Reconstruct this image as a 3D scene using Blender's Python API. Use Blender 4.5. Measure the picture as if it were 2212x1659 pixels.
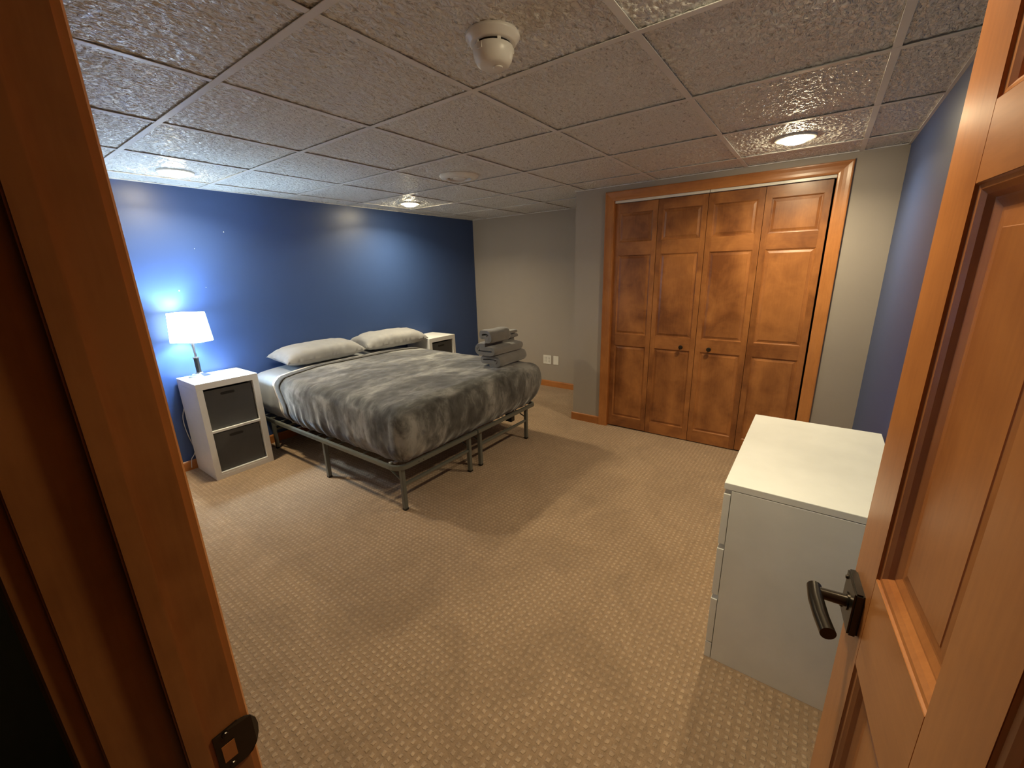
import bpy, bmesh, math, random
from mathutils import Vector, Matrix, noise
random.seed(7)
for o in list(bpy.data.objects): bpy.data.objects.remove(o)
sc = bpy.context.scene
COL = sc.collection
PI = math.pi

# ------------------------------------------------------------------ camera, world, exposure
EYE = 1.449
cam = bpy.data.cameras.new('camera'); co = bpy.data.objects.new('camera', cam); COL.objects.link(co)
right = Vector((0.58753393, -0.80880114, -0.02538898))
down = Vector((-0.23045021, -0.13716397, -0.96336844))
fwd = Vector((0.77569103, 0.57186254, -0.26697688))
m = Matrix((right, -down, -fwd)).transposed().to_4x4(); m.translation = Vector((0, 0, EYE))
co.matrix_world = m
cam.sensor_fit = 'HORIZONTAL'; cam.sensor_width = 36.0; cam.lens = 36.0 * 891.6 / 2212
cam.clip_start = 0.02; cam.clip_end = 60
sc.camera = co
sc.view_settings.view_transform = 'Standard'
sc.view_settings.look = 'None'
sc.view_settings.gamma = 1.0
sc.view_settings.use_curve_mapping = False
sc.view_settings.exposure = 0.55
cy = sc.cycles; cy.max_bounces = 8; cy.diffuse_bounces = 6; cy.glossy_bounces = 3; cy.transmission_bounces = 2; cy.caustics_reflective = False; cy.caustics_refractive = False
w = bpy.data.worlds.new('world'); sc.world = w; w.use_nodes = True
w.node_tree.nodes['Background'].inputs[0].default_value = (0.9, 0.95, 1.0, 1)
w.node_tree.nodes['Background'].inputs[1].default_value = 0.01
WARM = (1.0, 0.84, 0.54)
COOL = (0.56, 0.79, 1.0)
P_DOWN = 11.0       # recessed lamps, watts
P_TABLE = 28.0       # bulb of the table lamp
# room numbers
CEIL = 2.082
XC, XA, YB, YR, XW = 3.479, 4.382, 3.803, -0.308, 0.118
YCOR = 1.82
GX, GY, GP = 0.115, 0.519, 0.6096
LIGHTS = [('far left', 1.06, 3.325, 'round recessed ceiling light above the table lamp by the blue wall'),
          ('far mid', 2.89, 3.29, 'round recessed ceiling light near the blue wall, above the bed'),
          ('right', 2.885, 0.215, 'round recessed ceiling light with a warm glow in front of the closet doors'),
          ('near', 1.06, 0.215, 'round recessed ceiling light nearest to the entry doorway')]

# ------------------------------------------------------------------ helpers
def link(o, parent=None):
    COL.objects.link(o)
    if parent is not None: o.parent = parent
    return o
def tag(o, label=None, cat=None, group=None, kind=None):
    if label: o['label'] = label
    if cat: o['category'] = cat
    if group: o['group'] = group
    if kind: o['kind'] = kind
    return o
def empty(name, loc=(0, 0, 0), rz=0.0):
    o = bpy.data.objects.new(name, None); o.empty_display_size = 0.05
    o.location = loc; o.rotation_euler = (0, 0, rz); return link(o)

class MB:
    def __init__(s): s.v = []; s.f = []; s.m = []
    def add(s, vs, fs, mi=0):
        b = len(s.v); s.v += [tuple(p) for p in vs]; s.f += [tuple(i + b for i in f) for f in fs]; s.m += [mi] * len(fs); return s
    def box(s, x0, y0, z0, x1, y1, z1, mi=0):
        vs = [(x0,y0,z0),(x1,y0,z0),(x1,y1,z0),(x0,y1,z0),(x0,y0,z1),(x1,y0,z1),(x1,y1,z1),(x0,y1,z1)]
        return s.add(vs, [(0,3,2,1),(4,5,6,7),(0,1,5,4),(1,2,6,5),(2,3,7,6),(3,0,4,7)], mi)
    def obox(s, a, b, wdt, hgt, up=(0, 0, 1), mi=0):   # bar from a to b
        a = Vector(a); b = Vector(b); d = (b - a).normalized(); u = Vector(up)
        r = d.cross(u).normalized() * wdt / 2; u = r.cross(d).normalized() * hgt / 2
        vs = [a-r-u, a+r-u, a+r+u, a-r+u, b-r-u, b+r-u, b+r+u, b-r+u]
        return s.add(vs, [(0,3,2,1),(4,5,6,7),(0,1,5,4),(1,2,6,5),(2,3,7,6),(3,0,4,7)], mi)
    def tube(s, pts, r, n=10, mi=0, radii=None, cap=True):
        pts = [Vector(p) for p in pts]; rings = []
        t0 = (pts[1] - pts[0]).normalized(); ref = Vector((0, 0, 1)) if abs(t0.z) < .9 else Vector((1, 0, 0))
        u = t0.cross(ref).normalized(); b = len(s.v); fs = []
        for i, p in enumerate(pts):
            t = ((pts[min(i+1, len(pts)-1)] - pts[max(i-1, 0)])).normalized()
            u = (u - t * u.dot(t)).normalized(); vv = t.cross(u); rr = radii[i] if radii else r
            for k in range(n):
                a = 2*PI*k/n; rings.append(p + (u*math.cos(a) + vv*math.sin(a))*rr)
        for i in range(len(pts)-1):
            for k in range(n):
                k2 = (k+1) % n; fs.append((i*n+k, i*n+k2, (i+1)*n+k2, (i+1)*n+k))
        if cap: fs.append(tuple(range(n-1, -1, -1))); fs.append(tuple((len(pts)-1)*n + k for k in range(n)))
        return s.add(rings, fs, mi)
    def lathe(s, prof, cx=0, cy=0, n=32, mi=0, axis='z', close=False):   # prof: (r, z)
        vs = []; fs = []
        for (r, z) in prof:
            for k in range(n):
                a = 2*PI*k/n; c_, s_ = math.cos(a)*r, math.sin(a)*r
                vs.append((cx+c_, cy+s_, z) if axis == 'z' else ((z, cx+c_, cy+s_) if axis == 'x' else (cx+c_, z, cy+s_)))
        L = len(prof)
        for i in range(L if close else L-1):
            j = (i+1) % L
            for k in range(n):
                k2 = (k+1) % n; fs.append((i*n+k, i*n+k2, j*n+k2, j*n+k))
        return s.add(vs, fs, mi)
    def build(s, name, mat, parent=None, bevel=0, smooth=False, seg=2):
        me = bpy.data.meshes.new(name); me.from_pydata(s.v, [], s.f); me.validate()
        mats = mat if isinstance(mat, (list, tuple)) else [mat]
        for mm in mats: me.materials.append(mm)
        if len(mats) > 1:
            for i, p in enumerate(me.polygons): p.material_index = s.m[i]
        bm = bmesh.new(); bm.from_mesh(me); bmesh.ops.recalc_face_normals(bm, faces=bm.faces)
        if bevel: bmesh.ops.bevel(bm, geom=[e for e in bm.edges if len(e.link_faces) == 2 and e.calc_face_angle(0) > .5], offset=bevel, segments=seg, affect='EDGES', clamp_overlap=True)
        if smooth:
            for f in bm.faces: f.smooth = True
            for e in bm.edges:
                if len(e.link_faces) == 2 and e.calc_face_angle(0) > 0.7: e.smooth = False
        bm.to_mesh(me); bm.free()
        return link(bpy.data.objects.new(name, me), parent)

# ------------------------------------------------------------------ materials
def mat(name):
    mt = bpy.data.materials.new(name); mt.use_nodes = True
    nt = mt.node_tree; b = nt.nodes['Principled BSDF']; return mt, nt, b
def N(nt, t, **k):
    n = nt.nodes.new(t)
    for a, v in k.items(): setattr(n, a, v)
    return n
def L(nt, a, b): nt.links.new(a, b)
def noisen(nt, vec, scale, detail=4, rough=.55, dist=0.0):
    n = N(nt, 'ShaderNodeTexNoise'); n.inputs['Scale'].default_value = scale; n.inputs['Detail'].default_value = detail
    n.inputs['Roughness'].default_value = rough; n.inputs['Distortion'].default_value = dist
    if vec is not None: L(nt, vec, n.inputs['Vector'])
    return n
def ramp(nt, fac, stops):
    r = N(nt, 'ShaderNodeValToRGB'); e = r.color_ramp.elements
    while len(e) < len(stops): e.new(0.5)
    for i, (p, c) in enumerate(stops): e[i].position = p; e[i].color = (c[0], c[1], c[2], 1)
    L(nt, fac, r.inputs['Fac']); return r
def bump(nt, b, h, strength, dist):
    n = N(nt, 'ShaderNodeBump'); n.inputs['Strength'].default_value = strength; n.inputs['Distance'].default_value = dist
    L(nt, h, n.inputs['Height']); L(nt, n.outputs['Normal'], b.inputs['Normal']); return n
def mapping(nt, scale=(1, 1, 1), rnd=True, coord='Object'):
    tc = N(nt, 'ShaderNodeTexCoord'); mp = N(nt, 'ShaderNodeMapping'); mp.inputs['Scale'].default_value = scale
    L(nt, tc.outputs[coord], mp.inputs['Vector'])
    if rnd:
        oi = N(nt, 'ShaderNodeObjectInfo'); mu = N(nt, 'ShaderNodeMath', operation='MULTIPLY'); mu.inputs[1].default_value = 37.0
        L(nt, oi.outputs['Random'], mu.inputs[0]); cx = N(nt, 'ShaderNodeCombineXYZ')
        for i in range(3): L(nt, mu.outputs[0], cx.inputs[i])
        L(nt, cx.outputs[0], mp.inputs['Location'])
    return mp.outputs[0]
def plain(name, col, rough=.5, metal=0.0, spec=.5, nz=0.0, nscale=300, ndist=.0005):
    mt, nt, b = mat(name); b.inputs['Base Color'].default_value = (*col, 1); b.inputs['Roughness'].default_value = rough
    b.inputs['Metallic'].default_value = metal; b.inputs['Specular IOR Level'].default_value = spec
    v = mapping(nt, rnd=False); n = noisen(nt, v, 6, 3)
    r = ramp(nt, n.outputs[0], [(.3, [c*.95 for c in col]), (.7, [min(1, c*1.04) for c in col])]); L(nt, r.outputs[0], b.inputs['Base Color'])
    if nz:
        n2 = noisen(nt, v, nscale, 3); bump(nt, b, n2.outputs[0], nz, ndist)
    return mt
def wood(name, axis, dark, light, rough=.35, coat=.3, blotch=0.35, figure=6.0, contrast=.5):
    mt, nt, b = mat(name)
    sc_ = {'x': (.10, 1, 1), 'y': (1, .10, 1), 'z': (1, 1, .10)}[axis]
    v = mapping(nt, sc_)
    warp = noisen(nt, v, 2.2, 2, .5)
    mixv = N(nt, 'ShaderNodeMix', data_type='VECTOR'); mixv.inputs[0].default_value = .18
    L(nt, v, mixv.inputs[4]); L(nt, warp.outputs['Color'], mixv.inputs[5])
    ring = noisen(nt, mixv.outputs[1], figure, 1, .4, .6)
    # rings: fract bands of a slow noise give the cathedral figure
    mul = N(nt, 'ShaderNodeMath', operation='MULTIPLY'); mul.inputs[1].default_value = 16.0; L(nt, ring.outputs[0], mul.inputs[0])
    sn = N(nt, 'ShaderNodeMath', operation='SINE'); L(nt, mul.outputs[0], sn.inputs[0])
    fine = noisen(nt, v, 120, 3, .6)
    v2 = mapping(nt, (1, 1, 1)); blo = noisen(nt, v2, 5.5, 4, .6, .4)
    def madd(a, k, c_):
        q = N(nt, 'ShaderNodeMath', operation='MULTIPLY_ADD'); L(nt, a, q.inputs[0]); q.inputs[1].default_value = k
        if isinstance(c_, (int, float)): q.inputs[2].default_value = c_
        else: L(nt, c_, q.inputs[2])
        return q.outputs[0]
    h = madd(sn.outputs[0], .16*contrast, .5); h = madd(fine.outputs[0], .30*contrast, h); h = madd(blo.outputs[0], blotch*2, h)
    sub = N(nt, 'ShaderNodeMath', operation='SUBTRACT'); L(nt, h, sub.inputs[0]); sub.inputs[1].default_value = .15*contrast + blotch
    mid = [(a+c)/2 for a, c in zip(dark, light)]
    r = ramp(nt, sub.outputs[0], [(.25, dark), (.5, mid), (.75, light)]); L(nt, r.outputs[0], b.inputs['Base Color'])
    b.inputs['Roughness'].default_value = rough; b.inputs['Coat Weight'].default_value = coat; b.inputs['Coat Roughness'].default_value = .22
    bump(nt, b, fine.outputs[0], .12, .0006)
    return mt
PD, PLi = (.30, .100, .023), (.50, .195, .052)
PK = dict(blotch=.30, figure=3.2, contrast=1.15)
pine_z = wood('honey_pine_vertical', 'z', PD, PLi, **PK); pine_x = wood('honey_pine_x', 'x', PD, PLi, **PK); pine_y = wood('honey_pine_y', 'y', PD, PLi, **PK)
JD, JL = (.20, .070, .017), (.36, .145, .040)  # darker pine tone for the side jambs, side stops and left hall casing
jamb_z = wood('darker_pine_jamb', 'z', JD, JL, .38, .25, .45, 3.0, 1.2)
CD, CL_ = (.175, .057, .015), (.40, .155, .044)
alder_z = wood('stained_alder_vertical', 'z', CD, CL_, .34, .18, .55, 4, .8); alder_y = wood('stained_alder_rail', 'y', CD, CL_, .34, .18, .6, 4, .7)

def wallpaint(name, col, rough, spec=.5, bmp=.10):
    mt, nt, b = mat(name); v = mapping(nt, rnd=False); n = noisen(nt, v, 220, 4, .6); n2 = noisen(nt, v, 1.4, 3)
    r = ramp(nt, n2.outputs[0], [(.3, [c*.96 for c in col]), (.7, [c*1.04 for c in col])]); L(nt, r.outputs[0], b.inputs['Base Color'])
    b.inputs['Roughness'].default_value = rough; b.inputs['Specular IOR Level'].default_value = spec
    bump(nt, b, n.outputs[0], bmp, .0012); return mt
m_blue = wallpaint('navy_blue_satin_paint', (.036, .072, .20), .40, .5)
m_grey = wallpaint('warm_grey_paint', (.37, .325, .28), .6, .2)
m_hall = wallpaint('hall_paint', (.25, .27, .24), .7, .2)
m_white = plain('white_laminate', (.80, .80, .79), .38, nz=.03)
m_dresser = plain('white_foil', (.78, .79, .76), .42, nz=.03)
m_whitep = plain('white_plastic', (.78, .76, .70), .35)
m_track = plain('white_painted_track', (.78, .75, .68), .3)
m_black = plain('black_plastic', (.012, .011, .01), .4)
m_dark = plain('dark_void', (.01, .008, .007), .9)
m_bronze = plain('dark_bronze', (.055, .045, .035), .28, .85)
m_bedmetal = plain('grey_powder_coat', (.16, .165, .145), .38, .35, nz=.05)
m_chrome = plain('brushed_nickel', (.62, .62, .60), .28, 1.0)
m_cord = plain('white_cord', (.6, .6, .58), .5)

def carpet():
    mt, nt, b = mat('patterned_beige_carpet'); v = mapping(nt, rnd=False)
    wn = noisen(nt, v, 60, 2); wmix = N(nt, 'ShaderNodeVectorMath', operation='MULTIPLY_ADD')
    L(nt, wn.outputs['Color'], wmix.inputs[0]); wmix.inputs[1].default_value = (.011, .011, 0); L(nt, v, wmix.inputs[2])
    sp = N(nt, 'ShaderNodeSeparateXYZ'); L(nt, wmix.outputs[0], sp.inputs[0]); outs = []
    for ax in (0, 1):
        q = N(nt, 'ShaderNodeMath', operation='MULTIPLY'); q.inputs[1].default_value = 2*PI/.0253; L(nt, sp.outputs[ax], q.inputs[0])
        c_ = N(nt, 'ShaderNodeMath', operation='COSINE'); L(nt, q.outputs[0], c_.inputs[0])
        mr = N(nt, 'ShaderNodeMapRange', interpolation_type='SMOOTHSTEP'); mr.inputs[1].default_value = -.35; mr.inputs[2].default_value = .45; L(nt, c_.outputs[0], mr.inputs[0]); outs.append(mr.outputs[0])
    h = N(nt, 'ShaderNodeMath', operation='MULTIPLY'); L(nt, outs[0], h.inputs[0]); L(nt, outs[1], h.inputs[1])
    fine = noisen(nt, v, 480, 3, .7); big = noisen(nt, v, 2.6, 7, .68, .8); mid = noisen(nt, v, 48, 3, .6)
    # patches where the pile is brushed flat hide the pattern a little
    vis = N(nt, 'ShaderNodeMapRange'); vis.inputs[1].default_value = .35; vis.inputs[2].default_value = .6; vis.inputs[3].default_value = .55; vis.inputs[4].default_value = 1.0; L(nt, big.outputs[0], vis.inputs[0])
    h2 = N(nt, 'ShaderNodeMath', operation='MULTIPLY'); L(nt, h.outputs[0], h2.inputs[0]); L(nt, vis.outputs[0], h2.inputs[1])
    cr = ramp(nt, h2.outputs[0], [(.0, (.325, .214, .127)), (1.0, (.45, .315, .20))])
    c2 = ramp(nt, big.outputs[0], [(.38, (.93, .93, .93)), (.58, (1.09, 1.09, 1.09))])
    mx = N(nt, 'ShaderNodeMix', data_type='RGBA', blend_type='MULTIPLY'); mx.inputs[0].default_value = 1; L(nt, cr.outputs[0], mx.inputs[6]); L(nt, c2.outputs[0], mx.inputs[7])
    c3 = ramp(nt, mid.outputs[0], [(.3, (.82, .82, .82)), (.7, (1.16, 1.16, 1.16))])
    mx2 = N(nt, 'ShaderNodeMix', data_type='RGBA', blend_type='MULTIPLY'); mx2.inputs[0].default_value = 1; L(nt, mx.outputs[2], mx2.inputs[6]); L(nt, c3.outputs[0], mx2.inputs[7])
    c4 = ramp(nt, fine.outputs[0], [(.3, (.78, .78, .78)), (.7, (1.2, 1.2, 1.2))]); mx3 = N(nt, 'ShaderNodeMix', data_type='RGBA', blend_type='MULTIPLY'); mx3.inputs[0].default_value = 1; L(nt, mx2.outputs[2], mx3.inputs[6]); L(nt, c4.outputs[0], mx3.inputs[7])
    L(nt, mx3.outputs[2], b.inputs['Base Color']); b.inputs['Roughness'].default_value = .95; b.inputs['Specular IOR Level'].default_value = .1
    b.inputs['Sheen Weight'].default_value = .25; b.inputs['Sheen Roughness'].default_value = .5
    ad = N(nt, 'ShaderNodeMath', operation='MULTIPLY_ADD'); L(nt, fine.outputs[0], ad.inputs[0]); ad.inputs[1].default_value = .5; L(nt, h2.outputs[0], ad.inputs[2])
    bump(nt, b, ad.outputs[0], .75, .0045); return mt
m_carpet = carpet()

def tilemat():
    mt, nt, b = mat('embossed_ceiling_tile'); v = mapping(nt, (.75, 1.25, 1))
    a = noisen(nt, v, 62, 2, .5, 1.2); c_ = noisen(nt, v, 24, 3, .6, .5); pit = noisen(nt, v, 60, 1, .4)
    r1 = N(nt, 'ShaderNodeMapRange', interpolation_type='SMOOTHSTEP'); r1.inputs[1].default_value = .42; r1.inputs[2].default_value = .58; L(nt, a.outputs[0], r1.inputs[0])
    ad = N(nt, 'ShaderNodeMath', operation='MULTIPLY_ADD'); L(nt, c_.outputs[0], ad.inputs[0]); ad.inputs[1].default_value = .8; L(nt, r1.outputs[0], ad.inputs[2])
    pr = ramp(nt, pit.outputs[0], [(.27, (.50, .49, .46)), (.34, (.82, .82, .79))]); L(nt, pr.outputs[0], b.inputs['Base Color'])
    b.inputs['Roughness'].default_value = .35; b.inputs['Specular IOR Level'].default_value = .6
    bump(nt, b, ad.outputs[0], .8, .005); return mt
m_tile = tilemat()
m_tee = plain('painted_grid_tee', (.76, .75, .73), .4)

def plush():
    mt, nt, b = mat('crushed_grey_plush'); v = mapping(nt, (.62, 1.35, .45), rnd=False)
    vb = mapping(nt, (1.25, 1.1, .60), rnd=False); ge = N(nt, 'ShaderNodeNewGeometry'); sx = N(nt, 'ShaderNodeSeparateXYZ'); L(nt, ge.outputs['Normal'], sx.inputs[0])
    up = N(nt, 'ShaderNodeMapRange', interpolation_type='SMOOTHSTEP'); up.inputs[1].default_value = .35; up.inputs[2].default_value = .85; L(nt, sx.outputs[2], up.inputs[0])
    def two(scale, det, ro, di):
        a = noisen(nt, v, scale, det, ro, di); b2 = noisen(nt, vb, scale, det, ro, di)
        mx = N(nt, 'ShaderNodeMix', data_type='FLOAT'); L(nt, up.outputs[0], mx.inputs[0]); L(nt, b2.outputs[0], mx.inputs[2]); L(nt, a.outputs[0], mx.inputs[3]); return mx
    n1 = two(3.0, 6, .62, .5); n2 = two(12, 5, .68, .7)
    ad = N(nt, 'ShaderNodeMath', operation='MULTIPLY_ADD'); L(nt, n2.outputs[0], ad.inputs[0]); ad.inputs[1].default_value = .5; L(nt, n1.outputs[0], ad.inputs[2])
    r = ramp(nt, ad.outputs[0], [(.60, (.055, .053, .050)), (.72, (.100, .098, .094)), (.81, (.185, .182, .174)), (.90, (.30, .295, .28))]); L(nt, r.outputs[0], b.inputs['Base Color'])
    b.inputs['Roughness'].default_value = .8; b.inputs['Specular IOR Level'].default_value = .2
    b.inputs['Sheen Weight'].default_value = .5; b.inputs['Sheen Roughness'].default_value = .35
    bump(nt, b, ad.outputs[0], .35, .008); return mt
m_plush = plush()
def cloth(name, col, rough=.8, sheen=.3, bs=500, bd=.0006, wr=0.0):
    mt, nt, b = mat(name); v = mapping(nt, rnd=False); n = noisen(nt, v, bs, 2); n2 = noisen(nt, v, 9, 3, .5, .6)
    r = ramp(nt, n2.outputs[0], [(.3, [c*.93 for c in col]), (.7, [c*1.05 for c in col])]); L(nt, r.outputs[0], b.inputs['Base Color'])
    b.inputs['Roughness'].default_value = rough; b.inputs['Sheen Weight'].default_value = sheen; b.inputs['Specular IOR Level'].default_value = .25
    ad = N(nt, 'ShaderNodeMath', operation='MULTIPLY_ADD'); L(nt, n2.outputs[0], ad.inputs[0]); ad.inputs[1].default_value = wr; L(nt, n.outputs[0], ad.inputs[2])
    bump(nt, b, ad.outputs[0], .6, bd); return mt
m_sheet = cloth('pale_grey_microfibre_sheet', (.27, .285, .305), .5, .2)
m_hem = cloth('cream_sheet_hem', (.74, .71, .66), .6)
m_darkedge = cloth('brown_grey_blanket_edge', (.045, .040, .035))
m_towel = cloth('grey_terry', (.20, .193, .185), .95, .5, 420, .0022, .4)
m_bin = cloth('heathered_grey_fabric', (.10, .10, .098), .9, .2, 350, .0006)
m_shade = None
def emit(name, col, s):
    mt, nt, b = mat(name); b.inputs['Base Color'].default_value = (.8, .8, .8, 1); b.inputs['Emission Color'].default_value = (*col, 1)
    b.inputs['Emission Strength'].default_value = s; return mt
m_lens = emit('warm_lit_lens', (1, .84, .54), 110)
m_lens_dim = emit('warm_lit_lens_near', (1, .84, .54), 80)
m_shade = emit('lit_white_shade', (.66, .85, 1.0), 10)

# ------------------------------------------------------------------ setting: floor, walls
S = 'structure'
def struct(name, mb, mt, label, cat, **k):
    return tag(mb.build(name, mt, **k), label, cat, kind=S)
struct('floor', MB().box(-1.5, -1.5, -.05, 4.5, 3.95, 0), m_carpet, 'beige carpet with a small raised square pattern covering the whole floor', 'floor')
struct('wall_back', MB().box(XW-.12, YB, 0, XA+.12, YB+.12, 2.2), m_blue, 'navy blue satin wall behind the bed and lamp', 'wall')
struct('wall_right', MB().box(XW-.124, YR-.12, 0, XC+.7, YR, 2.2), m_blue, 'navy blue wall on the right between closet and entry door', 'wall')
wc = MB().box(XC, 1.466, 0, XC+.12, YCOR, 2.2).box(XC, YR, 0, XC+.12, .003, 2.2).box(XC, .003, 1.975, XC+.12, 1.466, 2.2)
struct('wall_closet', wc, m_grey, 'warm grey wall around the closet opening', 'wall')
struct('wall_return', MB().box(XC+.12, YCOR-.12, 0, XA, YCOR, 2.2), m_grey, 'short warm grey wall turning from the closet into the alcove', 'wall')
struct('wall_alcove', MB().box(XA, YCOR-.12, 0, XA+.12, YB, 2.2), m_grey, 'warm grey wall at the back of the alcove with two wall plates', 'wall')
struct('wall_closet_interior', MB().box(XC+.68, YR, 0, XC+.7, YCOR-.12, 2.2), m_dark, 'dark back wall inside the closet', 'wall')
JY, JR = .572, -.205      # jamb faces of the entry doorway
wl = MB().box(-.006, JY+.018, 0, XW, YB, 2.2).box(-.006, YR, 0, XW, JR-.018, 2.2).box(-.006, JR-.018, 2.01, XW, JY+.018, 2.2)
struct('wall_left', wl, m_grey, 'grey wall that holds the entry doorway', 'wall')
hm = MB().box(-1.5, 1.5, 0, -.006, 1.6, 2.2).box(-1.5, -1.5, 0, -1.4, 1.6, 2.2).box(-1.5, -1.5, 0, -.006, -1.4, 2.2).box(-.1, -1.4, 0, -.006, YR-.12, 2.2).box(-1.5, -1.5, 2.1, -.006, 1.6, 2.2)
struct('wall_hall', hm, m_hall, 'dark hallway walls behind the left side of the doorway', 'wall')

# baseboards
def base(name, x0, y0, x1, y1, ax, nrm, label):
    h, t = .075, .012; mb = MB()
    prof = [(0, 0), (t, 0), (t, h-.012), (t*.75, h-.004), (t*.35, h), (0, h)]
    vs = []
    for (px, py) in ((x0, y0), (x1, y1)):
        for (d, z) in prof: vs.append((px + nrm[0]*d, py + nrm[1]*d, z))
    n = len(prof); fs = [(i, (i+1) % n, n+(i+1) % n, n+i) for i in range(n)] + [tuple(range(n)), tuple(range(2*n-1, n-1, -1))]
    mb.add(vs, fs); return struct(name, mb, {'x': pine_x, 'y': pine_y}[ax], label, 'baseboard')
base('baseboard_back', XW, YB, XA, YB, 'x', (0, -1), 'orange pine baseboard along the blue wall behind the bed')
base('baseboard_alcove', XA, YCOR, XA, YB, 'y', (-1, 0), 'orange pine baseboard under the wall plates in the alcove')
base('baseboard_return', XC, YCOR, XA, YCOR, 'x', (0, 1), 'orange pine baseboard on the short alcove return wall')
base('baseboard_closet', XC, 1.54, XC, YCOR+.012, 'y', (-1, 0), 'short orange pine baseboard left of the closet casing')
base('baseboard_closet_right', XC, YR, XC, -.066, 'y', (-1, 0), 'short orange pine baseboard right of the closet casing')
base('baseboard_right', .2, YR, XC, YR, 'x', (0, 1), 'orange pine baseboard along the right blue wall')
base('baseboard_left', XW, .655, XW, YB, 'y', (1, 0), 'orange pine baseboard along the doorway wall')

# ------------------------------------------------------------------ ceiling: slab, tiles, grid tees
ceil = struct('ceiling', MB().box(-.006, YR, 2.17, XA+.12, YB+.12, 2.2), m_dark, 'suspended ceiling of textured square tiles in a painted metal grid', 'ceiling')
TW = .024
mesh_cache = {}
def tile(x0, y0, x1, y1):
    cx, cy = (x0+x1)/2, (y0+y1)/2; k = (round(x1-x0, 3), round(y1-y0, 3))
    if k not in mesh_cache:
        a, b_ = (x1-x0)/2, (y1-y0)/2; nx_, ny_ = max(2, int((x1-x0)/.0042)), max(2, int((y1-y0)/.0042)); sd = len(mesh_cache)*3.7
        mb = MB(); vs = []; fs = []
        for jj in range(ny_+1):
            for ii in range(nx_+1):
                x = -a+2*a*ii/nx_; y = -b_+2*b_*jj/ny_
                q = noise.noise(Vector((x*58+sd, y*92, sd))); q2 = noise.noise(Vector((x*27+sd, y*40, 9-sd))); q3 = noise.noise(Vector((x*120, y*150+sd, 4)))
                z = .0055 - .0017*max(-1, min(1, q*3.2)) - .0010*q2*2 - .0004*q3
                vs.append((x, y, z))
        w1 = nx_+1; n_t = len(vs)
        for jj in range(ny_):
            for ii in range(nx_): fs.append((jj*w1+ii, (jj+1)*w1+ii, (jj+1)*w1+ii+1, jj*w1+ii+1))
        vs += [(-a, -b_, .02), (a, -b_, .02), (a, b_, .02), (-a, b_, .02)]; fs.append((n_t, n_t+1, n_t+2, n_t+3))
        me = bpy.data.meshes.new('ceiling_tile'); me.from_pydata(vs, [], fs); me.materials.append(m_tile)
        me.polygons.foreach_set('use_smooth', [True]*len(fs)); mesh_cache[k] = me
    o = link(bpy.data.objects.new('ceiling_tile', mesh_cache[k]), ceil)
    o.location = (cx, cy, CEIL + random.uniform(-.001, .0015)); o.rotation_euler = (0, 0, 0); return o
xs = [XW] + [GX + GP*i for i in range(0, 8) if XW+.02 < GX+GP*i < XA] + [XA]
ys = [YR] + [GY + GP*j for j in range(-2, 7) if YR < GY+GP*j < YB] + [YB]
def rooms(x0, y0, x1, y1):   # clip against the closet block
    if x1 <= XC+.001 or y0 >= YCOR-.001: return [(x0, y0, x1, y1)]
    out = []
    if x0 < XC: out.append((x0, y0, XC, y1))
    if y1 > YCOR: out.append((max(x0, XC), YCOR, x1, y1))
    return out
for i in range(len(xs)-1):
    for j in range(len(ys)-1):
        for (a, b_, c_, d_) in rooms(xs[i]+(.0 if i == 0 else .004), ys[j]+(.0 if j == 0 else .004), xs[i+1]-.004, ys[j+1]-.004):
            if c_-a > .02 and d_-b_ > .02: tile(a, b_, c_, d_)
def tee(x0, y0, x1, y1, h):
    d = TW/2
    if abs(x1-x0) < 1e-6: mb = MB().box(x0-d, y0, CEIL-.0008-h, x0+d, y1, CEIL+.0012-h).box(x0-.0012, y0, CEIL, x0+.0012, y1, CEIL+.03)
    else: mb = MB().box(x0, y0-d, CEIL-.0008-h, x1, y0+d, CEIL+.0012-h).box(x0, y0-.0012, CEIL, x1, y0+.0012, CEIL+.03)
    mb.build('grid_tee', m_tee, ceil, bevel=.0006, seg=1)
for x in xs[1:-1]:
    y0 = YR if x < XC else YCOR; tee(x, y0, x, YB, 0.0006)
for y in ys[1:-1]:
    pts = [XW] + [x for x in xs[1:-1]] + [XA]
    if y < YCOR: pts = [p for p in pts if p < XC] + [XC]
    for a, b_ in zip(pts[:-1], pts[1:]): tee(a + (TW/2 if a != XW else 0), y, b_ - (TW/2 if b_ not in (XA, XC) else 0), y, 0)
for (nm, x0, y0, x1, y1, nx, ny) in (('b', XW, YB, XA, YB, 0, -1), ('r', XW, YR, XC, YR, 0, 1), ('c', XC, YR, XC, YCOR, -1, 0), ('a', XA, YCOR, XA, YB, -1, 0), ('t', XC, YCOR, XA, YCOR, 0, 1), ('l', XW, YR, XW, YB, 1, 0)):
    ww = .012
    a, b_ = sorted((x0, x1)); c_, d_ = sorted((y0, y1))
    if nx: a, b_ = sorted((x0, x0+nx*ww))
    if ny: c_, d_ = sorted((y0, y0+ny*ww))
    MB().box(a, c_, CEIL-.001, b_, d_, CEIL+.004).build('wall_angle', m_tee, ceil)

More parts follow.
